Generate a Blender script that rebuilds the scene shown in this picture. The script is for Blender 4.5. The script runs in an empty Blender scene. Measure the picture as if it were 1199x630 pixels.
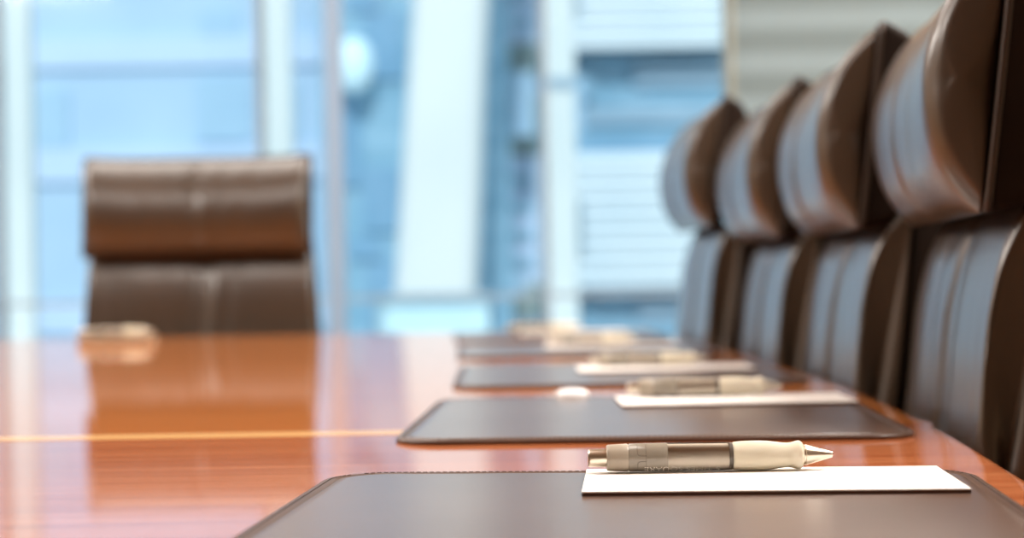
import bpy, math, random
from mathutils import Matrix, Vector
random.seed(7)
C = bpy.context.scene.collection
SC = bpy.context.scene
R = math.radians

# ------------------------------------------------------------------ camera
CAM_Z = 0.8728
cam_d = bpy.data.cameras.new('camera')
cam = bpy.data.objects.new('camera', cam_d); C.objects.link(cam)
cam_d.sensor_width = 36.0
cam_d.lens = 2000.0 / 1199.0 * 36.0
cam.matrix_world = Matrix.Translation((0, 0, CAM_Z)) @ Matrix.Rotation(R(90), 4, 'X') @ Matrix.Rotation(R(-1.0), 4, 'Z')
cam_d.clip_start = 0.02; cam_d.clip_end = 500
cam_d.dof.use_dof = True
cam_d.dof.focus_distance = 1.055
cam_d.dof.aperture_fstop = 4.3
SC.camera = cam

# ------------------------------------------------------------------ view, world, sun
SC.view_settings.view_transform = 'Standard'
SC.view_settings.look = 'None'
SC.view_settings.gamma = 1.0
SC.view_settings.exposure = 0.0
SC.view_settings.use_curve_mapping = False
W = bpy.data.worlds.new('sky'); SC.world = W
W.use_nodes = True
bg = W.node_tree.nodes['Background']
bg.inputs[0].default_value = (0.69, 0.87, 1.0, 1)
bg.inputs[1].default_value = 0.95
sun_d = bpy.data.lights.new('sun', 'SUN')
sun_d.energy = 2.4; sun_d.angle = R(1.0); sun_d.color = (0.93, 0.98, 1.0)
sun = bpy.data.objects.new('sun', sun_d); C.objects.link(sun)
sun.location = (-6, -20, 30)
sun.rotation_euler = Vector((0.03, 0.80, -0.62)).to_track_quat('-Z', 'Y').to_euler()
CEIL_POWER = 110.0
CEIL_COLOR = (1.0, 0.925, 0.85)

# ------------------------------------------------------------------ materials
def pmat(name, color, rough=0.5, metal=0.0, spec=0.5, **kw):
    m = bpy.data.materials.new(name); m.use_nodes = True
    b = m.node_tree.nodes['Principled BSDF']
    b.inputs['Base Color'].default_value = (*color, 1)
    b.inputs['Roughness'].default_value = rough
    b.inputs['Metallic'].default_value = metal
    b.inputs['Specular IOR Level'].default_value = spec
    for k, v in kw.items():
        b.inputs[k.replace('_', ' ')].default_value = v
    return m
def nodes(m):
    return m.node_tree.nodes, m.node_tree.links, m.node_tree.nodes['Principled BSDF']
def noise_color(m, c1, c2, scale=(1, 1, 1), nscale=5.0, detail=4.0, coords='Object', lo=0.35, hi=0.65):
    n, l, b = nodes(m)
    tc = n.new('ShaderNodeTexCoord'); mp = n.new('ShaderNodeMapping'); mp.inputs['Scale'].default_value = scale
    nz = n.new('ShaderNodeTexNoise'); nz.inputs['Scale'].default_value = nscale; nz.inputs['Detail'].default_value = detail
    cr = n.new('ShaderNodeValToRGB')
    cr.color_ramp.elements[0].position = lo; cr.color_ramp.elements[1].position = hi
    cr.color_ramp.elements[0].color = (*c1, 1); cr.color_ramp.elements[1].color = (*c2, 1)
    l.new(tc.outputs[coords], mp.inputs['Vector']); l.new(mp.outputs['Vector'], nz.inputs['Vector'])
    l.new(nz.outputs['Fac'], cr.inputs['Fac']); l.new(cr.outputs['Color'], b.inputs['Base Color'])
    return nz, mp
def bump(m, nscale, strength, dist=0.001, scale=(1, 1, 1), kind='noise'):
    n, l, b = nodes(m)
    tc = n.new('ShaderNodeTexCoord'); mp = n.new('ShaderNodeMapping'); mp.inputs['Scale'].default_value = scale
    if kind == 'voronoi':
        nz = n.new('ShaderNodeTexVoronoi'); out = nz.outputs['Distance']
    else:
        nz = n.new('ShaderNodeTexNoise'); out = nz.outputs['Fac']; nz.inputs['Detail'].default_value = 3
    nz.inputs['Scale'].default_value = nscale
    bp = n.new('ShaderNodeBump'); bp.inputs['Strength'].default_value = strength; bp.inputs['Distance'].default_value = dist
    l.new(tc.outputs['Object'], mp.inputs['Vector']); l.new(mp.outputs['Vector'], nz.inputs['Vector'])
    l.new(out, bp.inputs['Height']); l.new(bp.outputs['Normal'], b.inputs['Normal'])

def wood(name, c1, c2):
    m = pmat(name, c1, rough=0.3, spec=0.0, Coat_Weight=1.0, Coat_Roughness=0.06, Coat_IOR=1.6)
    noise_color(m, c1, c2, scale=(1.0, 26.0, 26.0), nscale=3.2, detail=6)
    return m
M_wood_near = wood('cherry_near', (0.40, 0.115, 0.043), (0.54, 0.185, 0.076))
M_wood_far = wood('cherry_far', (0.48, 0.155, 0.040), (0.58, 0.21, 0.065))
M_edge = wood('cherry_edge', (0.50, 0.15, 0.055), (0.62, 0.21, 0.085))
M_inlay = pmat('maple_inlay', (0.86, 0.60, 0.30), rough=0.3, spec=0.0, Coat_Weight=0.7, Coat_Roughness=0.06, Coat_IOR=1.6)
noise_color(M_inlay, (0.62, 0.36, 0.14), (0.70, 0.43, 0.19), scale=(1, 30, 30), nscale=4)
M_leather = pmat('brown_leather', (0.07, 0.045, 0.03), rough=0.42, spec=0.5, Coat_Weight=0.85, Coat_Roughness=0.26, Coat_IOR=1.5)
noise_color(M_leather, (0.036, 0.021, 0.0105), (0.046, 0.027, 0.014), nscale=6)
bump(M_leather, 260, 0.10, 0.0006)
M_shell = pmat('dark_shell_leather', (0.018, 0.011, 0.008), rough=0.6, spec=0.12)
noise_color(M_shell, (0.015, 0.009, 0.006), (0.022, 0.013, 0.009), nscale=8)
M_piping = pmat('piping_leather', (0.035, 0.020, 0.013), rough=0.4)
noise_color(M_piping, (0.03, 0.017, 0.011), (0.04, 0.023, 0.015), nscale=20)
M_pad = pmat('pad_leather', (0.050, 0.030, 0.022), rough=0.30, spec=0.8, Coat_Weight=0.8, Coat_Roughness=0.27, Coat_IOR=1.6)
noise_color(M_pad, (0.120, 0.064, 0.043), (0.142, 0.080, 0.056), nscale=9)
bump(M_pad, 700, 0.05, 0.0002)
M_pad_edge = pmat('pad_edge_leather', (0.035, 0.018, 0.011), rough=0.32)
noise_color(M_pad_edge, (0.085, 0.050, 0.036), (0.105, 0.062, 0.045), nscale=12)
M_thread = pmat('stitch_thread', (0.05, 0.035, 0.028), rough=0.7)
noise_color(M_thread, (0.03, 0.02, 0.016), (0.06, 0.042, 0.034), nscale=60)
M_paper = pmat('white_paper', (0.93, 0.90, 0.87), rough=0.75, spec=0.25)
noise_color(M_paper, (0.92, 0.89, 0.86), (0.95, 0.925, 0.90), nscale=40)
M_backing = pmat('brown_card_backing', (0.10, 0.05, 0.035), rough=0.7)
noise_color(M_backing, (0.09, 0.045, 0.03), (0.12, 0.06, 0.042), nscale=30)
M_cream = pmat('cream_rubber', (0.80, 0.70, 0.50), rough=0.55, spec=0.3)
noise_color(M_cream, (0.70, 0.645, 0.50), (0.75, 0.695, 0.56), nscale=30)
b = M_cream.node_tree.nodes['Principled BSDF']
b.inputs['Subsurface Weight'].default_value = 0.15; b.inputs['Subsurface Radius'].default_value = (0.004, 0.003, 0.002); b.inputs['Subsurface Scale'].default_value = 1.0
M_steel = pmat('satin_steel', (0.72, 0.66, 0.55), rough=0.30, metal=1.0)
noise_color(M_steel, (0.70, 0.64, 0.53), (0.76, 0.70, 0.60), scale=(1, 40, 40), nscale=8)
M_collar = pmat('grey_plastic_collar', (0.56, 0.48, 0.38), rough=0.35)
noise_color(M_collar, (0.40, 0.345, 0.27), (0.45, 0.39, 0.315), nscale=25)
M_smoke = pmat('smoky_plastic', (0.36, 0.30, 0.235), rough=0.16, spec=0.6)
noise_color(M_smoke, (0.29, 0.26, 0.21), (0.35, 0.315, 0.26), scale=(1, 1, 1), nscale=40)
M_ring = pmat('dark_ring', (0.10, 0.085, 0.07), rough=0.3)
noise_color(M_ring, (0.08, 0.07, 0.055), (0.12, 0.10, 0.085), nscale=60)
M_seam = pmat('seam_line', (0.16, 0.13, 0.10), rough=0.5)
noise_color(M_seam, (0.14, 0.11, 0.085), (0.18, 0.15, 0.115), nscale=60)
M_refill = pmat('refill_tube', (0.55, 0.53, 0.52), rough=0.25)
noise_color(M_refill, (0.80, 0.76, 0.70), (0.88, 0.84, 0.78), nscale=30)
M_ink = pmat('printed_text', (0.10, 0.085, 0.065), rough=0.4)
noise_color(M_ink, (0.88, 0.84, 0.76), (0.92, 0.88, 0.80), nscale=60)
def clear_plastic(name, tint):
    m = bpy.data.materials.new(name); m.use_nodes = True
    n, l = m.node_tree.nodes, m.node_tree.links
    n.remove(n['Principled BSDF'])
    t = n.new('ShaderNodeBsdfTransparent'); t.inputs[0].default_value = (*tint, 1)
    g = n.new('ShaderNodeBsdfGlossy'); g.inputs['Roughness'].default_value = 0.06
    f = n.new('ShaderNodeFresnel'); f.inputs['IOR'].default_value = 1.45
    mx = n.new('ShaderNodeMixShader')
    l.new(f.outputs[0], mx.inputs[0]); l.new(t.outputs[0], mx.inputs[1]); l.new(g.outputs[0], mx.inputs[2])
    l.new(mx.outputs[0], n['Material Output'].inputs[0])
    return m
M_clear = clear_plastic('clear_smoky_barrel', (0.92, 0.89, 0.84))
M_glass = clear_plastic('window_glass', (0.95, 0.98, 0.99))
M_post = pmat('grey_window_post', (0.30, 0.40, 0.50), rough=0.4)
noise_color(M_post, (0.28, 0.38, 0.48), (0.32, 0.42, 0.52), nscale=5)
M_steelpost = pmat('brushed_steel_post', (0.62, 0.64, 0.70), rough=0.45, metal=0.1)
noise_color(M_steelpost, (0.29, 0.40, 0.56), (0.34, 0.46, 0.62), scale=(30, 30, 1), nscale=3)
M_wall = pmat('beige_wall', (0.50, 0.38, 0.27), rough=0.85)
noise_color(M_wall, (0.42, 0.27, 0.14), (0.46, 0.30, 0.16), nscale=3)
M_ceil = pmat('ceiling_paint', (0.78, 0.70, 0.60), rough=0.9)
noise_color(M_ceil, (0.76, 0.63, 0.47), (0.80, 0.67, 0.50), nscale=3)
M_carpet = pmat('carpet', (0.10, 0.085, 0.075), rough=0.95)
noise_color(M_carpet, (0.08, 0.068, 0.06), (0.12, 0.10, 0.09), nscale=150)
M_black = pmat('black_plastic', (0.02, 0.02, 0.02), rough=0.4)
noise_color(M_black, (0.016, 0.016, 0.016), (0.025, 0.025, 0.025), nscale=30)
M_lampframe = pmat('white_metal_frame', (0.8, 0.8, 0.78), rough=0.4)
noise_color(M_lampframe, (0.78, 0.78, 0.76), (0.82, 0.82, 0.80), nscale=8)
M_mint = pmat('white_mint', (0.92, 0.92, 0.94), rough=0.35)
noise_color(M_mint, (0.90, 0.90, 0.92), (0.94, 0.94, 0.96), nscale=50)
M_tan = pmat('tan_card', (0.62, 0.42, 0.26), rough=0.6)
noise_color(M_tan, (0.36, 0.26, 0.17), (0.40, 0.29, 0.20), nscale=30)

# ------------------------------------------------------------------ helpers
def obj(name, verts, faces, m, parent=None, smooth=False, bevel=0, autosm=None):
    me = bpy.data.meshes.new(name); me.from_pydata(verts, [], faces); me.update()
    o = bpy.data.objects.new(name, me); C.objects.link(o)
    if m: me.materials.append(m)
    if smooth:
        me.polygons.foreach_set('use_smooth', [True] * len(me.polygons))
    if autosm:
        me.set_sharp_from_angle(angle=R(autosm))
    if bevel:
        md = o.modifiers.new('bevel', 'BEVEL'); md.width = bevel; md.segments = 3; md.limit_method = 'ANGLE'
    if parent: o.parent = parent
    return o
def box_vf(x0, x1, y0, y1, z0, z1, off=0):
    v = [(x0, y0, z0), (x1, y0, z0), (x1, y1, z0), (x0, y1, z0), (x0, y0, z1), (x1, y0, z1), (x1, y1, z1), (x0, y1, z1)]
    f = [(0, 3, 2, 1), (4, 5, 6, 7), (0, 1, 5, 4), (1, 2, 6, 5), (2, 3, 7, 6), (3, 0, 4, 7)]
    return v, [tuple(i + off for i in q) for q in f]
def boxes(name, L, m, parent=None, bevel=0):
    V, F = [], []
    for bx in L:
        v, f = box_vf(*bx, off=len(V)); V += v; F += f
    return obj(name, V, F, m, parent, bevel=bevel)
def lathe_x(name, prof, m, parent=None, seg=48, cap=True, autosm=35):
    V, F = [], []
    n = len(prof)
    for x, r in prof:
        for k in range(seg):
            a = 2 * math.pi * k / seg; V.append((x, r * math.cos(a), r * math.sin(a)))
    for i in range(n - 1):
        for k in range(seg):
            k2 = (k + 1) % seg
            F.append((i * seg + k, i * seg + k2, (i + 1) * seg + k2, (i + 1) * seg + k))
    if cap:
        F.append(tuple(range(seg - 1, -1, -1))); F.append(tuple((n - 1) * seg + k for k in range(seg)))
    return obj(name, V, F, m, parent, smooth=True, autosm=autosm)
def lathe_z(name, prof, m, parent=None, seg=32, autosm=35):
    V, F = [], []
    n = len(prof)
    for r, z in prof:
        for k in range(seg):
            a = 2 * math.pi * k / seg; V.append((r * math.cos(a), r * math.sin(a), z))
    for i in range(n - 1):
        for k in range(seg):
            k2 = (k + 1) % seg
            F.append((i * seg + k, i * seg + k2, (i + 1) * seg + k2, (i + 1) * seg + k))
    F.append(tuple(range(seg - 1, -1, -1))); F.append(tuple((n - 1) * seg + k for k in range(seg)))
    return obj(name, V, F, m, parent, smooth=True, autosm=autosm)
def tube(name, pts, r, m, parent=None, seg=8, closed=False):
    V, F = [], []
    P = [Vector(p) for p in pts]; n = len(P)
    for i, p in enumerate(P):
        a = P[i - 1] if (i > 0 or closed) else P[i]
        c = P[(i + 1) % n] if (i < n - 1 or closed) else P[i]
        t = (c - a).normalized()
        up = Vector((0, 0, 1)) if abs(t.z) < 0.95 else Vector((0, 1, 0))
        s = t.cross(up).normalized(); q = s.cross(t).normalized()
        for k in range(seg):
            an = 2 * math.pi * k / seg
            V.append(tuple(p + s * (r * math.cos(an)) + q * (r * math.sin(an))))
    for i in range(n if closed else n - 1):
        j = (i + 1) % n
        for k in range(seg):
            k2 = (k + 1) % seg
            F.append((i * seg + k, i * seg + k2, j * seg + k2, j * seg + k))
    if not closed:
        F.append(tuple(range(seg - 1, -1, -1))); F.append(tuple((n - 1) * seg + k for k in range(seg)))
    return obj(name, V, F, m, parent, smooth=True)
def tag(o, label, cat, group=None, kind=None):
    o['label'] = label; o['category'] = cat
    if group: o['group'] = group
    if kind: o['kind'] = kind
    return o
def empty(name, loc=(0, 0, 0), rz=0.0):
    o = bpy.data.objects.new(name, None); C.objects.link(o)
    o.location = loc; o.rotation_euler = (0, 0, rz); o.empty_display_size = 0.05
    return o
def struct(o):
    o['kind'] = 'structure'; return o
def copy_tree(o, parent=None):
    c = o.copy(); C.objects.link(c)
    if parent: c.parent = parent
    for ch in list(o.children): copy_tree(ch, c)
    return c
def interp(tab, x):
    if x <= tab[0][0]: return tab[0][1]
    for (a, p), (b_, q) in zip(tab, tab[1:]):
        if x <= b_:
            t = (x - a) / (b_ - a); return p + (q - p) * t
    return tab[-1][1]
def smooth_interp(tab, x):
    # Catmull-Rom through the table
    if x <= tab[0][0]: return tab[0][1]
    if x >= tab[-1][0]: return tab[-1][1]
    for i in range(len(tab) - 1):
        x0, y0 = tab[i]; x1, y1 = tab[i + 1]
        if x <= x1:
            t = (x - x0) / (x1 - x0)
            m0 = (y1 - tab[i - 1][1]) / (x1 - tab[i - 1][0]) if i > 0 else (y1 - y0) / (x1 - x0)
            m1 = (tab[i + 2][1] - y0) / (tab[i + 2][0] - x0) if i + 2 < len(tab) else (y1 - y0) / (x1 - x0)
            h = x1 - x0
            return ((2*t**3-3*t*t+1)*y0 + (t**3-2*t*t+t)*h*m0 + (-2*t**3+3*t*t)*y1 + (t**3-t*t)*h*m1)

# ------------------------------------------------------------------ room shell
RX0, RX1, RY0, RY1, RH = -4.6, 2.6, -3.6, 6.0, 2.75
struct(boxes('floor', [(RX0 - .1, RX1 + .1, RY0 - .1, RY1 + .1, -.12, 0)], M_carpet))
struct(boxes('ceiling', [(RX0 - .1, RX1 + .1, RY0 - .1, RY1 + .1, RH, RH + .12)], M_ceil))
struct(boxes('wall_left', [(RX0 - .1, RX0, RY0 - .1, RY1 + .1, 0, RH)], M_wall))
struct(boxes('wall_right', [(RX1, RX1 + .1, RY0 - .1, RY1 + .1, 0, RH)], M_wall))
struct(boxes('wall_back', [(RX0, RX1, RY0 - .1, RY0, 0, RH)], M_wall))

WH = 2.05
struct(boxes('wall_front', [(RX0, RX1, RY1 - .10, RY1 + .10, WH, RH)], M_wall))
# window wall: a run of equal bays, each with its own frame and pane
MX = [-1.79 - 1.01 * 2 + 1.01 * k for k in range(7)]        # mullion lines
MX = [-3.81, -2.80, -1.808, -0.882, 0.118, 1.13, 2.14]
edges = [RX0] + MX + [RX1]
for i in range(len(edges) - 1):
    x0, x1 = edges[i], edges[i + 1]
    w = empty('window_%d' % (i + 1), ((x0 + x1) / 2, RY1 + .03, 0)); struct(w)
    hw = (x1 - x0) / 2
    fr = boxes('window_frame', [(-hw, -hw + .016, -.04, .04, 0, WH), (hw - .006, hw, -.04, .04, 0, WH),
                        (-hw + .022, hw - .006, -.04, .04, 0, .06), (-hw + .022, hw - .006, -.04, .04, WH - .06, WH),
                        (-hw + .022, hw - .006, -.03, .03, .770, .785)], M_post, w)
    boxes('pane', [(-hw + .022, hw - .006, -.006, .006, .06, .765)], M_glass, w)
    boxes('pane', [(-hw + .022, hw - .006, -.006, .006, .79, WH - .06)], M_glass, w)
struct(boxes('trim_1', [(-.595, -.540, 5.50, 5.56, 0, WH)], M_steelpost, bevel=.006))

# ------------------------------------------------------------------ ceiling lamps
k = 0
lamp_words = {(-3.2, 1.5): 'above the left side of the table', (-1.0, 1.5): 'added as weak fill above the near half of the table', (-1.0, 4.2): 'added as weak fill above the chair at the table head', (1.5, 1.5): 'above the near chairs',
              (-3.2, 4.2): 'above the left end of the window wall', (1.5, 4.2): 'above the far chairs'}
for (lx, ly), wd in lamp_words.items():
    t = tag(empty('ceiling_light', (lx, ly, RH)), 'square recessed ceiling light ' + wd, 'ceiling light', 'square ceiling lights')
    h = .66
    boxes('frame', [(-h, h, -h, -h + .03, -.02, 0), (-h, h, h - .03, h, -.02, 0), (-h, -h + .03, -h + .03, h - .03, -.02, 0), (h - .03, h, -h + .03, h - .03, -.02, 0)], M_lampframe, t)
    boxes('diffuser', [(-h + .03, h - .03, -h + .03, h - .03, -.008, -.001)], M_lampframe, t)
    ld = bpy.data.lights.new('lamp', 'AREA'); ld.shape = 'SQUARE'; ld.size = 1.24
    ld.energy = CEIL_POWER * (0.28 if lx == -1.0 else 1.0); ld.color = CEIL_COLOR  # centre pair is weak fill, added to brighten the head chair and cards
    lo = bpy.data.objects.new('lamp', ld); C.objects.link(lo); lo.parent = t; lo.location = (0, 0, -.015)

# ------------------------------------------------------------------ outdoors
def pX(x, Y): return (x - 600) / 2000 * Y
def pZ(y, Y): return CAM_Z + (315 - y) / 2000 * Y
def fmat(name, c1, c2, rough=0.5, spec=0.3, scale=(1, 1, 1), ns=0.6):
    m = pmat(name, c1, rough=rough, spec=spec); noise_color(m, c1, c2, scale=scale, nscale=ns, detail=2); return m
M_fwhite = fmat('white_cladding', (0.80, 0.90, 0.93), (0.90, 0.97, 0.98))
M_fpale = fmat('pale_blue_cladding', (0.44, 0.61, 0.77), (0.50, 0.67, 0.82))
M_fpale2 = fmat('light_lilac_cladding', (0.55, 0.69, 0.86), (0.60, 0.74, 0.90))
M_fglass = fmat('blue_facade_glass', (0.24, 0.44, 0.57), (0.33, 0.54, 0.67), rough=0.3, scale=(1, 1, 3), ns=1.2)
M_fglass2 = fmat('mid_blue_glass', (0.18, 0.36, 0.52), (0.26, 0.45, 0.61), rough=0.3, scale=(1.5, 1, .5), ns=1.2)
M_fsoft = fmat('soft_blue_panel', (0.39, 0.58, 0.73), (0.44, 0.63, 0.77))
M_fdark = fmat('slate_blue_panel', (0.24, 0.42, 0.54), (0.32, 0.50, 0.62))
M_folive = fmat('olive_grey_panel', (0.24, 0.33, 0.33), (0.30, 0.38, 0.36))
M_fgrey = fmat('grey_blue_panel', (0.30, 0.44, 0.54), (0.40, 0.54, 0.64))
M_street = fmat('asphalt_street', (0.10, 0.11, 0.12), (0.14, 0.15, 0.16))
struct(boxes('street', [(-80, 80, 7, 120, -14.2, -14)], M_street))

# banded office block on the right
Y = 24.0
bR = tag(empty('office_building', (pX(760, Y), Y, -14)), 'white banded office block with blue ribbon windows beyond the right panes', 'building')
def rel(o_loc, L): return [(a - o_loc[0], b_ - o_loc[0], c - o_loc[1], d - o_loc[1], e - o_loc[2], f - o_loc[2]) for a, b_, c, d, e, f in L]
oL = tuple(bR.location)
x0, x1 = pX(560, Y), pX(1500, Y)
boxes('body', rel(oL, [(x0, x1, Y + .6, Y + 12, -14, 19)]), M_fglass, bR)
per = 280 / 2000 * Y
for kf in range(-4, 5):
    yt, yb = 180 - 280 * kf, 338 - 280 * kf          # spandrel between these picture heights when kf = 0
    zt, zb = pZ(yt, Y), pZ(yb, Y)
    L = []
    n = 9
    for q in range(n):
        za = zb + (zt - zb) * q / n; zc = zb + (zt - zb) * (q + .80) / n
        L.append((x0, x1, Y, Y + .5, za, zc))
    L.append((x0, x1, Y + .12, Y + .6, zb, zt))
    boxes('spandrel', rel(oL, L), M_fwhite, bR)
    zr0 = pZ(yt, Y); zr1 = pZ(yt - 122, Y); hh = zr1 - zr0
    boxes('window_panel', rel(oL, [(pX(682, Y), pX(700, Y), Y + .45, Y + .6, zr0 + hh * .55, zr0 + hh * .80)]), M_fdark, bR)
    boxes('window_panel', rel(oL, [(pX(690, Y), pX(860, Y), Y + .5, Y + .6, zr0 + hh * .30, zr0 + hh * .46)]), M_fgrey, bR)
    boxes('window_panel', rel(oL, [(pX(750, Y), pX(860, Y), Y + .5, Y + .6, zr0 + hh * .66, zr0 + hh * .9)]), M_fgrey, bR)
    boxes('window_panel', rel(oL, [(pX(682, Y), x1, Y + .5, Y + .6, zr0, zr0 + hh * .12)]), M_fglass2, bR)
    boxes('window_panel', rel(oL, [(pX(586, Y), pX(632, Y), Y + .42, Y + .6, zr0, zr0 + hh * .62)]), M_fgrey, bR)
    boxes('window_panel', rel(oL, [(pX(590, Y), pX(606, Y), Y + .38, Y + .42, zr0 + hh * .05, zr0 + hh * .5)]), M_folive, bR)
# grey service bay standing before the block
Y2 = 23.0
bM = tag(empty('stair_tower', (pX(610, Y2), Y2, -14)), 'slim grey blue stair tower between the white pylon and the banded office block', 'building')
oM = tuple(bM.location)
boxes('body', rel(oM, [(pX(578, Y2), pX(634, Y2), Y2, Y2 + .8, -14, 19)]), M_fpale2, bM)
for kf in range(-4, 5):
    yo = -280 * kf
    boxes('window_panel', rel(oM, [(pX(592, Y2), pX(634, Y2), Y2 - .06, Y2, pZ(182 + yo, Y2), pZ(112 + yo, Y2))]), M_folive, bM)
    boxes('window_panel', rel(oM, [(pX(596, Y2), pX(631, Y2), Y2 - .06, Y2, pZ(110 + yo, Y2), pZ(58 + yo, Y2))]), M_fgrey, bM)
    boxes('slab', rel(oM, [(pX(578, Y2), pX(634, Y2), Y2 - .1, Y2, pZ(372 + yo, Y2), pZ(332 + yo, Y2))]), M_folive, bM)
    for q in range(4):
        yy = 205 + yo + q * 32
        boxes('window_panel', rel(oM, [(pX(600, Y2), pX(626, Y2), Y2 - .04, Y2, pZ(yy + 14, Y2), pZ(yy, Y2))]), M_fglass, bM)
# leaning white pylon
Y3 = 18.0
V = []
for (ya, xl, xr) in ((-1200, 560, 690), (0, 488, 576), (345, 460, 556), (2400, 300, 440)):
    for dy in (0, 1.6):
        V.append((pX(xl, Y3), Y3 + dy, pZ(ya, Y3))); V.append((pX(xr, Y3), Y3 + dy, pZ(ya, Y3)))
F = [(0, 2, 3, 1)]
for i in range(3):
    a = i * 4; b_ = a + 4
    F += [(a, a + 1, b_ + 1, b_), (a + 1, a + 3, b_ + 3, b_ + 1), (a + 3, a + 2, b_ + 2, b_ + 3), (a + 2, a, b_, b_ + 2)]
F.append((12, 13, 15, 14))
tag(obj('leaning_pylon', V, F, fmat('pylon_render', (0.76, 0.79, 0.76), (0.82, 0.84, 0.81)), bevel=.15), 'tall white slanted pylon outside, just right of the steel post', 'building')
# low wall and terrace under the pylon
# pale curtain wall building on the left
Y4 = 22.0
bL = tag(empty('glass_tower', (pX(150, Y4), Y4, -14)), 'pale blue curtain wall tower filling the view behind the head chair', 'building')
oT = tuple(bL.location)
xa, xb = pX(-700, Y4), pX(388, Y4)
boxes('body', rel(oT, [(xa, xb, Y4, Y4 + 10, -14, 19)]), M_fpale, bL)
for kf in range(-3, 4):
    yo = 310 * kf
    boxes('spandrel', rel(oT, [(xa, xb, Y4 - .08, Y4, pZ(72 + yo, Y4), pZ(37 + yo, Y4))]), M_fpale2, bL)
    boxes('spandrel', rel(oT, [(xa, xb, Y4 - .08, Y4, pZ(205 + yo, Y4), pZ(165 + yo, Y4))]), M_fpale2, bL)
    for q in range(-3, 2):
        xx = 60 + q * 330
        boxes('window_panel', rel(oT, [(pX(xx + 180, Y4), pX(xx + 225, Y4), Y4 - .05, Y4, pZ(36 + yo, Y4), pZ(8 + yo, Y4))]), M_fsoft, bL)
        boxes('window_panel', rel(oT, [(pX(xx - 12, Y4), pX(xx + 24, Y4), Y4 - .05, Y4, pZ(164 + yo, Y4), pZ(98 + yo, Y4))]), M_fsoft, bL)
        boxes('window_panel', rel(oT, [(pX(xx + 175, Y4), pX(xx + 238, Y4), Y4 - .05, Y4, pZ(160 + yo, Y4), pZ(84 + yo, Y4))]), M_fsoft, bL)
        boxes('window_panel', rel(oT, [(pX(xx + 262, Y4), pX(xx + 296, Y4), Y4 - .05, Y4, pZ(160 + yo, Y4), pZ(90 + yo, Y4))]), M_fsoft, bL)
# mid blue set-back wing
Y5 = 21.0
bW = tag(empty('blue_wing', (pX(430, Y5), Y5, -14)), 'mid blue glass wing set back between the pale tower and the white pylon', 'building')
oW = tuple(bW.location)
boxes('body', rel(oW, [(pX(380, Y5), pX(600, Y5), Y5, Y5 + .7, -14, 19)]), M_fglass, bW)
for kf in range(-4, 5):
    yo = 290 * kf
    boxes('window_panel', rel(oW, [(pX(402, Y5), pX(424, Y5), Y5 - .06, Y5, pZ(215 + yo, Y5), pZ(112 + yo, Y5))]), M_fglass2, bW)
    boxes('window_panel', rel(oW, [(pX(432, Y5), pX(476, Y5), Y5 - .06, Y5, pZ(90 + yo, Y5), pZ(14 + yo, Y5))]), M_fglass2, bW)
    boxes('window_panel', rel(oW, [(pX(428, Y5), pX(470, Y5), Y5 - .06, Y5, pZ(268 + yo, Y5), pZ(196 + yo, Y5))]), M_fglass2, bW)
    boxes('window_panel', rel(oW, [(pX(412, Y5), pX(450, Y5), Y5 - .06, Y5, pZ(300 + yo, Y5), pZ(276 + yo, Y5))]), M_fglass2, bW)
# glowing oval added before the wing, standing in for a ceiling lamp reflection
Y6 = 20.72
lt = tag(empty('reflection_oval', (pX(420, Y6), Y5 - .061, pZ(74, Y6))), 'bright oval standing in for a ceiling lamp reflection, right of the steel post', 'lamp')
o = lathe_z('oval_body', [(.02 + .22 * math.sin(math.pi * q / 16), -.34 * math.cos(math.pi * q / 16)) for q in range(17)], M_fwhite, lt)
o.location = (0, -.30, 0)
m = pmat('reflection_oval_glow', (0.75, 0.95, 1.0)); bb = m.node_tree.nodes['Principled BSDF']
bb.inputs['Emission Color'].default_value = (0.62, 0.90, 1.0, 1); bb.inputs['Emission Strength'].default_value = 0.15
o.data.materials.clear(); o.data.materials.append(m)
boxes('oval_mount', [(-.04, .04, -.16, .0605, -.04, .04)], M_fgrey, lt)
# slim white outer columns of the facade, three metres outside the glass
Y8 = 9.6
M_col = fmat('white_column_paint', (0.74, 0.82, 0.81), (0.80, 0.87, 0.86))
for xc, wd in ((22, 'at the left edge of the view'), (328, 'behind the right shoulder of the head chair'), (661, 'in front of the banded office block')):
    c = tag(empty('facade_column', (pX(xc, Y8), Y8, -14)), 'slim white outer column ' + wd, 'column', 'slim white columns outside the windows')
    boxes('shaft', [(-.083, .083, 0, .12, .05, 18.6)], M_col, c, bevel=.02)
    boxes('base_plate', [(-.16, .16, -.08, .20, 0, .05)], M_fgrey, c, bevel=.01)
    if xc == 661: boxes('collar', [(-.092, .092, -.012, .132, 14 + pZ(98, Y8) + q * 3.4 - .03, 14 + pZ(98, Y8) + q * 3.4 + .03) for q in (0,)], M_fgrey, c)
# terrace parapet below the pylon
Y7 = 14.0
tp = tag(empty('terrace_parapet', (pX(520, Y7), Y7, -14)), 'pale teal terrace parapet with coping at the foot of the white pylon', 'parapet')
oP = tuple(tp.location)
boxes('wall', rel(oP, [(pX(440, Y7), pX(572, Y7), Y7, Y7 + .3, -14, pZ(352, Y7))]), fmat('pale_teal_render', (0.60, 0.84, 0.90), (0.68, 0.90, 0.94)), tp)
boxes('coping', rel(oP, [(pX(436, Y7), pX(576, Y7), Y7 - .05, Y7 + .35, pZ(352, Y7), pZ(342, Y7))]), fmat('blue_grey_coping', (0.33, 0.52, 0.62), (0.40, 0.58, 0.68)), tp)

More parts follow.
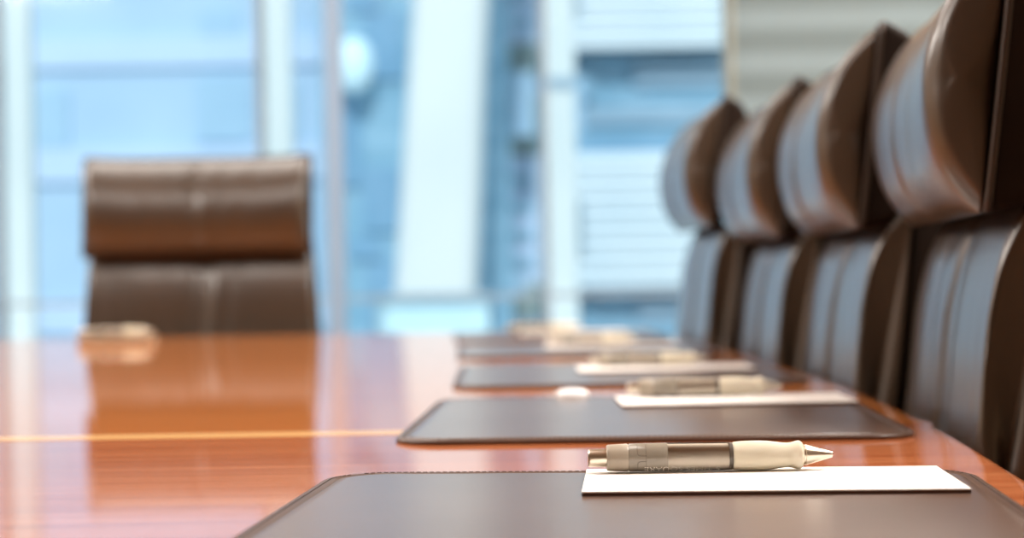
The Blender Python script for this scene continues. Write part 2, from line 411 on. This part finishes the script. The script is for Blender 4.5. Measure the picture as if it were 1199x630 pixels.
# ------------------------------------------------------------------ day and night blind on the right
bl = tag(empty('window_blind', (1.75, 5.86, 0)), 'pale grey green banded roller blind drawn down over the right hand window', 'blind')
mb = bpy.data.materials.new('banded_blind_fabric'); mb.use_nodes = True
n_, l_ = mb.node_tree.nodes, mb.node_tree.links
n_.remove(n_['Principled BSDF'])
tc = n_.new('ShaderNodeTexCoord'); sp = n_.new('ShaderNodeSeparateXYZ')
mt = n_.new('ShaderNodeMath'); mt.operation = 'MULTIPLY_ADD'; mt.inputs[1].default_value = 1 / .150; mt.inputs[2].default_value = 0.33
fr_ = n_.new('ShaderNodeMath'); fr_.operation = 'FRACT'
cr = n_.new('ShaderNodeValToRGB')
e = cr.color_ramp.elements
e[0].position = 0.0; e[0].color = (0.36, 0.43, 0.44, 1); e[1].position = 0.52; e[1].color = (0.48, 0.57, 0.59, 1)
cr.color_ramp.interpolation = 'CONSTANT'
di = n_.new('ShaderNodeBsdfDiffuse'); tl = n_.new('ShaderNodeBsdfTranslucent'); mx = n_.new('ShaderNodeMixShader'); mx.inputs[0].default_value = 0.55
l_.new(tc.outputs['Object'], sp.inputs[0]); l_.new(sp.outputs['Z'], mt.inputs[0]); l_.new(mt.outputs[0], fr_.inputs[0]); l_.new(fr_.outputs[0], cr.inputs[0])
l_.new(cr.outputs[0], di.inputs[0]); l_.new(cr.outputs[0], tl.inputs[0]); l_.new(di.outputs[0], mx.inputs[1]); l_.new(tl.outputs[0], mx.inputs[2]); l_.new(mx.outputs[0], n_['Material Output'].inputs[0])
BX = 1.75
boxes('fabric', [(.735 - BX, 2.58 - BX, -.001, .001, .12, WH - .08)], mb, bl)
o = lathe_x('roller', [(.70 - BX, .03), (2.58 - BX, .03)], M_lampframe, bl); o.location = (0, .012, WH - .045)
boxes('bottom_rail', [(.735 - BX, 2.58 - BX, -.012, .012, .09, .12)], M_lampframe, bl, bevel=.003)
M_cord = pmat('beige_cord', (0.55, 0.47, 0.33), rough=0.7); noise_color(M_cord, (0.30, 0.31, 0.26), (0.36, 0.37, 0.31), nscale=80)
boxes('pull_tape', [(.754 - BX, .772 - BX, -.016, -.012, .6, WH - .03)], M_cord, bl)

# ------------------------------------------------------------------ conference table
TZ = 0.74
TCX = -0.69
EDGE = [(0.15, .238), (0.6, .274), (1.05, .313), (1.3, .336), (1.5, .349), (1.75, .357), (2.1, .356), (2.45, .350), (2.8, .335), (3.2, .308), (3.5, .280), (3.66, .255)]
def right_edge(y): return smooth_interp(EDGE, y)
tab = tag(empty('conference_table', (TCX, 1.9, 0)), 'long polished cherry wood conference table with a pale inlay line across it', 'table')
JY = 1.405; JW = .020
def table_panel(name, y0, y1, mtop, round_far=False, round_near=False):
    ys = [y0 + (y1 - y0) * q / 40 for q in range(41)]
    outline = [(right_edge(y) - TCX, y - 1.9) for y in ys]
    left = [(-(right_edge(y) - TCX), y - 1.9) for y in reversed(ys)]
    end = []
    if round_far:
        wx = outline[-1][0]
        for q in range(1, 24):
            a = wx * (1 - 2 * q / 24); end.append((a, y1 - 1.9 + .05 * (1 - (a / wx) ** 2)))
    near = []
    if round_near:
        wx = outline[0][0]
        for q in range(1, 24):
            a = -wx * (1 - 2 * q / 24); near.append((a, y0 - 1.9 - .05 * (1 - (a / wx) ** 2)))
    loop = outline + end + left + near
    V, F = [], []
    prof = [(0.0, -.006), (.0, 0)]
    # bullnose rim: rows of (inset, z)
    rows = [(.010, TZ - .040), (.003, TZ - .037), (0, TZ - .030), (0, TZ - .007), (.0015, TZ - .003), (.004, TZ - .0008), (.008, TZ), (.016, TZ)]
    n = len(loop)
    P = [Vector((x, y)) for x, y in loop]
    for ins, z in rows:
        for i in range(n):
            a, c = P[i - 1], P[(i + 1) % n]
            t = (c - a).normalized(); nn = Vector((-t.y, t.x))
            q = P[i] + nn * ins
            if not round_far and abs(P[i].y - (y1 - 1.9)) < 1e-6: q.y = P[i].y
            if not round_near and abs(P[i].y - (y0 - 1.9)) < 1e-6: q.y = P[i].y
            V.append((q.x, q.y, z))
    for r_ in range(len(rows) - 1):
        for i in range(n):
            j = (i + 1) % n
            F.append((r_ * n + i, r_ * n + j, (r_ + 1) * n + j, (r_ + 1) * n + i))
    F.append(tuple((len(rows) - 1) * n + i for i in range(n)))
    F.append(tuple(range(n - 1, -1, -1)))
    o = obj(name, V, F, mtop, tab, smooth=True, autosm=40)
    return o
table_panel('tabletop', 0.15, JY, M_wood_near, round_near=True)
table_panel('tabletop', JY, 3.62, M_wood_far, round_far=True)
iw = right_edge(JY) - TCX
boxes('inlay_strip', [(-iw + .05, .25 - TCX, JY - JW - 1.9, JY + JW - 1.9, TZ - .001, TZ + .00025)], M_inlay, tab)
for yy in (-1.0, 0.75):
    boxes('pedestal', [(-.35, .35, yy - .06, yy + .06, .05, TZ - .04), (-.42, .42, yy - .20, yy + .20, 0, .05)], M_edge, tab, bevel=.006)
boxes('crossbar', [(-.04, .04, -.94, .69, .35, .47)], M_edge, tab, bevel=.004)

# ------------------------------------------------------------------ leather desk pads
def rrect(hw, hd, r, seg=14):
    pts = []
    for cx, cy, a0 in ((hw - r, hd - r, 0), (-hw + r, hd - r, 90), (-hw + r, -hd + r, 180), (hw - r, -hd + r, 270)):
        for q in range(seg + 1):
            a = R(a0 + 90 * q / seg); pts.append((cx + r * math.cos(a), cy + r * math.sin(a)))
    return pts
PW, PD, PT = .200, .210, .0042
def make_pad():
    root = empty('desk_pad')
    rows = [(0, 0.0, .0006), (.0, 0.0006, .0), (0, .0026, 0), (.0010, .0036, 0), (.0035, PT, 0), (.0075, PT + .0001, 0), (.0098, PT - .0002, 0)]
    def ring(ins, z): return [(x, y, z) for x, y in rrect(PW - ins, PD - ins, .038 - ins * .9)]
    V, F = [], []
    L = [(.0006, 0), (0, .0008), (0, .0024), (.0010, .0036), (.0030, .0042), (.0072, .0042), (.0088, .0036), (.0092, .0034)]
    for ins, z in L: V += ring(ins, z)
    n = len(V) // len(L)
    for r_ in range(len(L) - 1):
        for i in range(n):
            j = (i + 1) % n; F.append((r_ * n + i, r_ * n + j, (r_ + 1) * n + j, (r_ + 1) * n + i))
    F.append(tuple(range(n - 1, -1, -1)))
    obj('border', V, F, M_pad_edge, root, smooth=True, autosm=60)
    V, F = [], []
    L = [(.0092, .0026), (.0094, .0034), (.0104, .0040), (.016, .0041), (.020, .0041)]
    for ins, z in L: V += ring(ins, z)
    for r_ in range(len(L) - 1):
        for i in range(n):
            j = (i + 1) % n; F.append((r_ * n + i, r_ * n + j, (r_ + 1) * n + j, (r_ + 1) * n + i))
    F.append(tuple((len(L) - 1) * n + i for i in range(n)))
    obj('leather_panel', V, F, M_pad, root, smooth=True, autosm=60)
    # one run of short stitches just inside the border
    loop = [Vector((x, y, 0)) for x, y in rrect(PW - .0052, PD - .0052, .034, 24)]
    loop.append(loop[0]); V, F = [], []
    acc, step, ln = 0.0, .0042, .0026
    for a, c in zip(loop, loop[1:]):
        d = (c - a).length
        if d < 1e-6: continue
        t = (c - a) / d; s = Vector((-t.y, t.x, 0)) * .00035
        pos = -acc
        while pos < d:
            if pos >= 0 and pos + ln <= d + .002:
                p, q = a + t * pos, a + t * (pos + ln)
                z0, z1 = .0040, .00455
                b0 = len(V)
                for zz in (z0, z1):
                    for w_ in (p - s, q - s, q + s, p + s): V.append((w_.x, w_.y, zz))
                F += [(b0 + 4, b0 + 5, b0 + 6, b0 + 7)] + [(b0 + i, b0 + (i + 1) % 4, b0 + 4 + (i + 1) % 4, b0 + 4 + i) for i in range(4)]
            pos += step
        acc = (acc + d) % step if False else (step - (pos - d)) % step
    obj('stitching', V, F, M_thread, root)
    return root
pad_words = ['the dark leather desk pad nearest the camera under the sharp pen', 'dark leather desk pad second from the camera, whole outline in view',
             'dark leather desk pad third from the camera, blurred', 'dark leather desk pad fourth from the camera, strongly blurred', 'dark leather desk pad farthest from the camera by the table end']
pads = [(.064, .872, -5.0), (.115, 1.497, -2.6), (.129, 2.095, 0.5), (.110, 2.740, 1.5), (.085, 3.330, 2.5)]
proto = make_pad()
for i, (x, y, a) in enumerate(pads):
    o = proto if i == 0 else copy_tree(proto)
    o.location = (x, y, TZ); o.rotation_euler = (0, 0, R(a))
    tag(o, pad_words[i], 'desk pad', 'leather desk pads along the right side of the table')
PZ = TZ + .0041

# ------------------------------------------------------------------ note cards
def make_card():
    root = empty('note_card')
    w_, d_ = .108, .054
    boxes('backing', [(-w_, w_, -d_, d_, 0, .0018)], M_backing, root, bevel=.0003)
    boxes('sheet', [(-w_, w_, -d_, d_, .0018, .0026)], M_paper, root, bevel=.0002)
    return root
CT = .0026
cards = [(.1485, 1.008, -4.0), (.2065, 1.612, 0.3), (.188, 2.135, 0.0), (.160, 2.775, 0.0), (.118, 3.370, 0.0)]
card_words = ['white note card on the nearest desk pad under the sharp pen', 'white note card on the second desk pad under a blurred pen',
              'white note card on the third desk pad from the camera', 'white note card on the fourth desk pad from the camera', 'white note card on the farthest desk pad by the table end']
proto = make_card()
for i, (x, y, a) in enumerate(cards):
    o = proto if i == 0 else copy_tree(proto)
    o.location = (x, y, PZ + .0001); o.rotation_euler = (0, 0, R(a))
    tag(o, card_words[i], 'note card', 'white note cards on the desk pads')

# ------------------------------------------------------------------ pens (x along the pen, 1 unit of profile = 0.53 mm)
S = .150 / 283
def px(p): return (p - 832) * S
def make_pen():
    root = empty('ballpoint_pen')
    P = lambda L: [(px(a), r * S) for a, r in L]
    lathe_x('push_button', P([(690.2, 8.2), (690.8, 9.6), (692, 10.2), (693, 10.4), (712.5, 10.6)]), M_steel, root)
    lathe_x('rear_collar', P([(711.8, 10), (712, 14.0), (713.2, 15.0), (716, 15.3), (735.6, 16.2), (737.0, 15.6), (737.2, 12)]), M_collar, root)
    lathe_x('barrel_rear', P([(736.8, 12), (737.0, 15.0), (738.8, 16.2), (782, 16.5), (782, 12)]), M_smoke, root)
    lathe_x('barrel_clear', P([(782, 12), (782, 16.5), (853, 16.3), (853, 12)]), M_clear, root, cap=False)
    lathe_x('refill', P([(782, 11.5), (782, 15.0), (853, 14.8), (853, 11.0)]), M_refill, root)
    lathe_x('collar_ring', P([(852.8, 10), (852.8, 15.9), (853.5, 16.0), (857.2, 15.6), (857.2, 10)]), M_ring, root)
    g = [(857.0, 14.6), (857.6, 15.6), (861, 16.3), (868, 16.9), (878, 17.2), (888, 17.2), (897, 16.8), (906, 15.8), (914, 14.7), (920, 14.3), (925, 14.6), (930, 15.9), (933.5, 16.6), (936, 16.0), (938.2, 14.2), (938.8, 12.6), (938.8, 8)]
    sg = [(857.0, 10), (857.0, 14.6)] + [(857.0 + (938.2 - 857.0) * q / 60, smooth_interp(g[:-2], 857.0 + (938.2 - 857.0) * q / 60)) for q in range(1, 61)] + [(938.8, 12.6), (938.8, 8)]
    lathe_x('rubber_grip', P(sg), M_cream, root, autosm=50)
    lathe_x('metal_tip', P([(938.4, 8), (938.4, 12.0), (939.6, 12.3), (940.2, 11.6), (941.2, 11.6), (941.8, 12.1), (970.6, 4.0), (972.8, 3.4), (973.2, 2.4)]), M_steel, root)
    # seam lines of the clip joint, scribed on the rear barrel facing the camera side
    def strip(pts, r=.35):
        L = []
        for xq, ang in pts:
            rr = 16.35 * S + .00006
            L.append((px(xq), -rr * math.cos(R(ang)), rr * math.sin(R(ang))))
        return L
    seams = [[(747, 88), (747, 40), (747.2, 20), (748.6, 13), (751, 11.5), (757, 11.5)], [(757, 88), (757, 11.5), (757, -11.5), (757, -60)],
             [(757, -11.5), (751, -11.5), (748.6, -13), (747.2, -20), (747, -60)]]
    for sm_ in seams:
        fine = []
        for (a, p), (b_, q) in zip(sm_, sm_[1:]):
            for t in range(6): fine.append((a + (b_ - a) * t / 6, p + (q - p) * t / 6))
        fine.append(sm_[-1])
        tube('seam_line', strip(fine), .00017, M_seam, root, seg=5)
    # printed address, upside down low on the barrel
    cu = bpy.data.curves.new('printed_text', 'FONT'); cu.body = '5 TIMES SQUARE'; cu.size = .0062; cu.resolution_u = 3
    to = bpy.data.objects.new('printed_text', cu); C.objects.link(to)
    dg = bpy.context.evaluated_depsgraph_get(); me = bpy.data.meshes.new_from_object(to.evaluated_get(dg))
    bpy.data.objects.remove(to)
    xs = [v.co.x for v in me.vertices]; wdt = max(xs) - min(xs); x_min = min(xs)
    r0 = 16.45 * S + .00008
    for v in me.vertices:
        fx = (v.co.x - x_min) / wdt
        ang = R(-37) - v.co.y / r0
        v.co = (px(842) - fx * (842 - 755) * S, -r0 * math.cos(ang), r0 * math.sin(ang))
    me.materials.clear(); me.materials.append(M_ink)
    o = bpy.data.objects.new('printed_text', me); C.objects.link(o); o.parent = root
    o['label'] = 'pale upside down printed words low on the barrel'
    return root
PR = 17.2 * S
pens = [(.1195, 1.047, -0.6, 0), (.184, 1.650, 1.0, 12), (.172, 2.165, 1.0, -20), (.130, 2.800, -2, 25), (.060, 3.390, 3, -15)]
pen_words = ['sharply focused retractable pen with cream grip on the nearest note card', 'blurred cream grip pen on the second note card from the camera',
             'blurred pen on the third note card from the camera', 'blurred pen on the fourth note card from the camera', 'blurred pen on the farthest note card by the table end']
proto = make_pen()
for i, (x, y, a, rollp) in enumerate(pens):
    o = proto if i == 0 else copy_tree(proto)
    o.location = (x, y, PZ + .0001 + CT + PR); o.rotation_euler = (R(rollp), 0, R(a))
    tag(o, pen_words[i], 'pen', 'pens on the note cards')

# ------------------------------------------------------------------ white mint and folded card
o = lathe_z('mint', [(.0005, 0), (.010, 0), (.0155, .0018), (.0176, .0050), (.0168, .0080), (.0130, .0108), (.0065, .0122), (.0005, .0125)], M_mint)
o.location = (.058, 1.708, TZ); tag(o, 'small white round mint on the table just behind the second desk pad', 'mint')
nb = empty('notepad', (-.780, 3.37, TZ), R(2))
tag(nb, 'small tan notepad lying on the bare table before the head chair', 'notepad')
boxes('page_block', [(-.070, .070, -.042, .042, .0012, .0115)], M_tan, nb, bevel=.0004)
boxes('cover', [(-.0705, .0705, -.0425, .0425, 0, .0012), (-.0705, .0705, -.0425, .0425, .0115, .0127)], M_tan, nb)
o = copy_tree(proto)
o.location = (-.782, 3.365, TZ + .0128 + PR); o.rotation_euler = (R(-15), 0, R(2))
tag(o, 'blurred pen lying on the small tan notepad before the head chair', 'pen')
if 'group' in o: del o['group']

# ------------------------------------------------------------------ leather chairs (local: +x forward, y across, z up; x = 0 at the cushion front at table height)
def cushion(name, seam, front, back, halfw, creases, m, parent, nv=96, end_r=.012, top_pinch=0.0, wr=None, zr=None):
    """seam(t)->(x,z); front(t), back(t) = depth before and behind the seam line, t in 0..1 from bottom to top"""
    NT = 44
    prof = []
    two = front.__code__.co_argcount == 2
    for q in range(NT + 1):
        t = q / NT; t = .5 - .5 * math.cos(math.pi * t)
        prof.append((t, front(t), 1))
    for q in range(NT - 1, 0, -1):
        t = q / NT; t = .5 - .5 * math.cos(math.pi * t)
        prof.append((t, -back(t), 0))
    V, F = [], []
    def row(v, shrink_mm, capf=None):
        # v = position across in -1..1 of local half width
        out = []
        ct = 0.5
        for t, d, isf in prof:
            x, z = seam(t)
            xs0, zs0 = seam(ct)
            hw_ = halfw(t)
            vv = v * hw_ if capf is None else (hw_ * (1 if v > 0 else -1))
            off = 0.0
            if isf and d > 0 and capf is None:
                env = min(1.0, d / .03)
                for (cv, dep, wid, lean) in creases:
                    off -= dep * env * math.exp(-((vv - cv - lean * (t - .5)) / wid) ** 2)
                if wr: off += wr(vv, t) * env
            d2 = front(t, abs(v) ** 6) if (isf and two) else d
            # shrink toward the section's middle for the rounded ends
            xx = x + d2 + off; zz = z + (top_pinch * abs(v) ** 5 * t ** 3 if capf is None else top_pinch * t ** 3)
            mx_, mz_ = xs0 + .5 * front(.5), zs0
            L_ = max(1e-6, math.hypot(xx - mx_, zz - mz_))
            if capf is not None:
                k_ = max(0.0, (L_ - end_r) / L_) * capf
            else:
                k_ = max(0.0, (L_ - shrink_mm) / L_)
            if k_ < 1.0:
                xx = mx_ + (xx - mx_) * k_; zz = mz_ + (zz - mz_) * k_
            # the end faces lean in towards the front of the cushion
            ts = min(1.0, max(0.0, (zz - seam(0)[1]) / (seam(1)[1] - seam(0)[1])))
            dp = max(0.0, xx - seam(ts)[0])
            vv *= 1 - (.052 if two else .04) * dp / .055
            if capf is not None: vv += (1 if v > 0 else -1) * .0015 * (1 - capf ** 2)
            out.append((xx, vv, zz))
        return out
    rowsV = []
    hwm = halfw(.5)
    for c in (.01, .06, .15, .27, .4, .55, .7, .85, .95): rowsV.append(row(-1, 0, c))
    for q in range(7):
        a = R(90 * q / 6)
        rowsV.append(row(-(1 - (end_r * (1 - math.cos(a))) / hwm), end_r * (1 - math.sin(a))))
    n0 = 1 - end_r / hwm
    for q in range(1, nv):
        rowsV.append(row(-n0 + 2 * n0 * q / nv, 0))
    for q in range(6, -1, -1):
        a = R(90 * q / 6)
        rowsV.append(row((1 - (end_r * (1 - math.cos(a))) / hwm), end_r * (1 - math.sin(a))))
    for c in (.95, .85, .7, .55, .4, .27, .15, .06, .01): rowsV.append(row(1, 0, c))
    n = len(prof)
    for r_ in rowsV: V += r_
    for i in range(len(rowsV) - 1):
        for k_ in range(n):
            j = (k_ + 1) % n
            F.append((i * n + k_, i * n + j, (i + 1) * n + j, (i + 1) * n + k_))
    F.append(tuple(range(n - 1, -1, -1))); F.append(tuple((len(rowsV) - 1) * n + k_ for k_ in range(n)))
    F = [tuple(reversed(f)) for f in F]
    return obj(name, V, F, m, parent, smooth=True)

HB = [(0, .004), (.04, .019), (.10, .033), (.18, .044), (.28, .052), (.40, .057), (.50, .058), (.60, .056), (.70, .050), (.80, .040), (.90, .026), (.96, .014), (1, .003)]
HE = [(0, .003), (.08, .017), (.2, .036), (.35, .050), (.5, .056), (.62, .055), (.75, .048), (.87, .034), (.95, .018), (1, .004)]
HK = [(0, .002), (.03, .030), (.2, .044), (.5, .046), (.8, .044), (.93, .030), (1, .003)]
LB = [(0, .003), (.05, .020), (.15, .038), (.4, .050), (.62, .047), (.77, .046), (.86, .041), (.905, .035), (.96, .022), (1, .003)]
def make_chair():
    root = empty('office_chair')
    hs = lambda t: (-.012 - .026 * t, .910 + .214 * t)
    hwid = lambda t: .251
    creases = [(0.0, .0065, .014, .0), (.055, .0022, .010, .03), (-.065, .0022, .010, -.03), (.115, .0016, .014, .06), (-.125, .0016, .014, -.05)]
    hr = cushion('headrest', hs, lambda t, e=0.0: smooth_interp(HB, t) * (1 - e) + smooth_interp(HE, t) * e, lambda t: 0.0, hwid, creases, M_leather, root, end_r=.020, top_pinch=.008)
    # piping round the seam of the headrest
    loop = []
    for sgn in (1,):
        for q in range(21): loop.append((hs(q / 20)[0] - .001, .2515, hs(q / 20)[1] + .008 * (q / 20) ** 3))
        for q in range(1, 40): v = .2515 - .503 * q / 40; loop.append((hs(1)[0] - .001, v, hs(1)[1] + .002 + .008 * abs(v / .2515) ** 5))
        for q in range(20, -1, -1): loop.append((hs(q / 20)[0] - .001, -.2515, hs(q / 20)[1] + .008 * (q / 20) ** 3))
    tube('piping', loop, .0032, M_piping, hr, seg=8)
    hk = lambda t: (-.016 - .026 * t, .910 + .222 * t)
    cushion('headrest_back', hk, lambda t: 0.0, lambda t: smooth_interp(HK, t), lambda t: .249, [], M_shell, root, nv=30, end_r=.010, top_pinch=.006)
    ls = lambda t: (-.048 - .10 * ((.45 + .485 * t) - .75) * (1.0 if t > .5 else .6), .45 + .485 * t)
    lw = lambda t: min(.264, .279 - .030 * t)
    def wr(v, t):
        return .0016 * (1 - t) ** 1.5 * (math.sin(v * 92 + 1.2) + .7 * math.sin(v * 151 + .4)) + .004 * (math.cos(v * 2 * math.pi / .268) * -1) * .6
    cushion('back_cushion', ls, lambda t: smooth_interp(LB, t), lambda t: .004, lw, [(0.0, .010, .020, .03), (.05, .002, .012, .08), (-.06, .002, .012, -.06)], M_leather, root, end_r=.014, wr=wr)
    # dark outer shell
    V, F = [], []
    prof = [(.43, -.040), (.55, -.046), (.66, -.052), (.75, -.056), (.83, -.064), (.90, -.072), (1.0, -.082), (1.06, -.086)]
    NV = 16
    loop = [(x, z) for z, x in prof] + [(x - .050, z) for z, x in reversed(prof)]
    n = len(loop)
    for q in range(NV + 1):
        vv = -1 + 2 * q / NV
        for i, (x, z) in enumerate(loop):
            hw_ = interp([(.43, .262), (.75, .260), (.90, .249), (1.06, .232)], z)
            V.append((x + (.012 * vv * vv if i >= len(prof) else .0), vv * hw_, z))
    for q in range(NV):
        for i in range(n):
            j = (i + 1) % n; F.append((q * n + i, (q + 1) * n + i, (q + 1) * n + j, q * n + j))
    F.append(tuple(range(n))); F.append(tuple(NV * n + i for i in range(n - 1, -1, -1)))
    obj('back_shell', V, F, M_shell, root, smooth=True, autosm=40)
    # seat, below the table
    V, F = [], []
    outl = rrect(.255, .255, .07, 8)
    rows = [(.02, .375), (.004, .385), (0, .40), (0, .44), (.006, .462), (.02, .475), (.05, .482), (.12, .480), (.2, .474)]
    for ins, z in rows:
        for x, y in outl:
            k_ = (.255 - ins) / .255; V.append((x * k_ + .19, y * k_, z))
    n = len(outl)
    for r_ in range(len(rows) - 1):
        for i in range(n):
            j = (i + 1) % n; F.append((r_ * n + i, r_ * n + j, (r_ + 1) * n + j, (r_ + 1) * n + i))
    F.append(tuple(range(n - 1, -1, -1))); F.append(tuple((len(rows) - 1) * n + i for i in range(n)))
    obj('seat', V, F, M_leather, root, smooth=True, autosm=50)
    boxes('back_bracket', [(-.100, .10, -.05, .05, .36, .376), (-.116, -.094, -.05, .05, .36, .60)], M_black, root, bevel=.004)
    o = lathe_z('gas_stem', [(.028, .09), (.028, .22), (.016, .222), (.016, .376)], M_steel, root); o.location = (.17, 0, 0)
    V, F = [], []
    for q in range(5):
        a = R(72 * q); ca, sa = math.cos(a), math.sin(a); b0 = len(V)
        for r_, w_, z0, z1 in ((.0, .028, .075, .11), (.235, .018, .062, .078)):
            for s_, z in ((-w_, z0), (w_, z0), (w_, z1), (-w_, z1)): V.append((.17 + ca * r_ - sa * s_, sa * r_ + ca * s_, z))
        F += [(b0, b0 + 1, b0 + 5, b0 + 4), (b0 + 1, b0 + 2, b0 + 6, b0 + 5), (b0 + 2, b0 + 3, b0 + 7, b0 + 6), (b0 + 3, b0, b0 + 4, b0 + 7), (b0 + 4, b0 + 5, b0 + 6, b0 + 7)]
    obj('star_base', V, F, M_steel, root)
    for q in range(5):
        a = R(72 * q)
        c = lathe_x('caster', [(-.022, .024), (-.019, .029), (.019, .029), (.022, .024)], M_black, root, seg=20)
        c.location = (.17 + .222 * math.cos(a), .222 * math.sin(a), .0295); c.rotation_euler = (0, 0, a + R(90))
    return root
proto = make_chair()
# (x, y, facing angle of the local +x axis, lift, label)
chairs = [(.386, 1.572, 180 - 7.0, 0.0, 'brown leather chair nearest the camera, its headrest cut by the top edge'),
          (.383, 2.110, 180 - 3.5, 0.0, 'brown leather chair second from the camera on the right side of the table'),
          (.372, 2.648, 180 - 1.5, 0.0, 'brown leather chair third from the camera on the right side of the table'),
          (.330, 3.190, 180 + 0.5, 0.030, 'brown leather chair at the far end of the row, nearest the windows'),
          (-.692, 3.745, -90, 0.0, 'brown leather high back chair facing the camera alone at the table head')]
for i, (x, y, a, lift, lab) in enumerate(chairs):
    o = proto if i == 0 else copy_tree(proto)
    o.location = (x, y, 0); o.rotation_euler = (0, 0, R(a))
    tag(o, lab, 'chair', 'brown leather chairs around the table')
    if lift:
        for ch in o.children:
            if not ch.name.startswith(('star_base', 'caster', 'gas_stem')):
                ch.location.z += lift
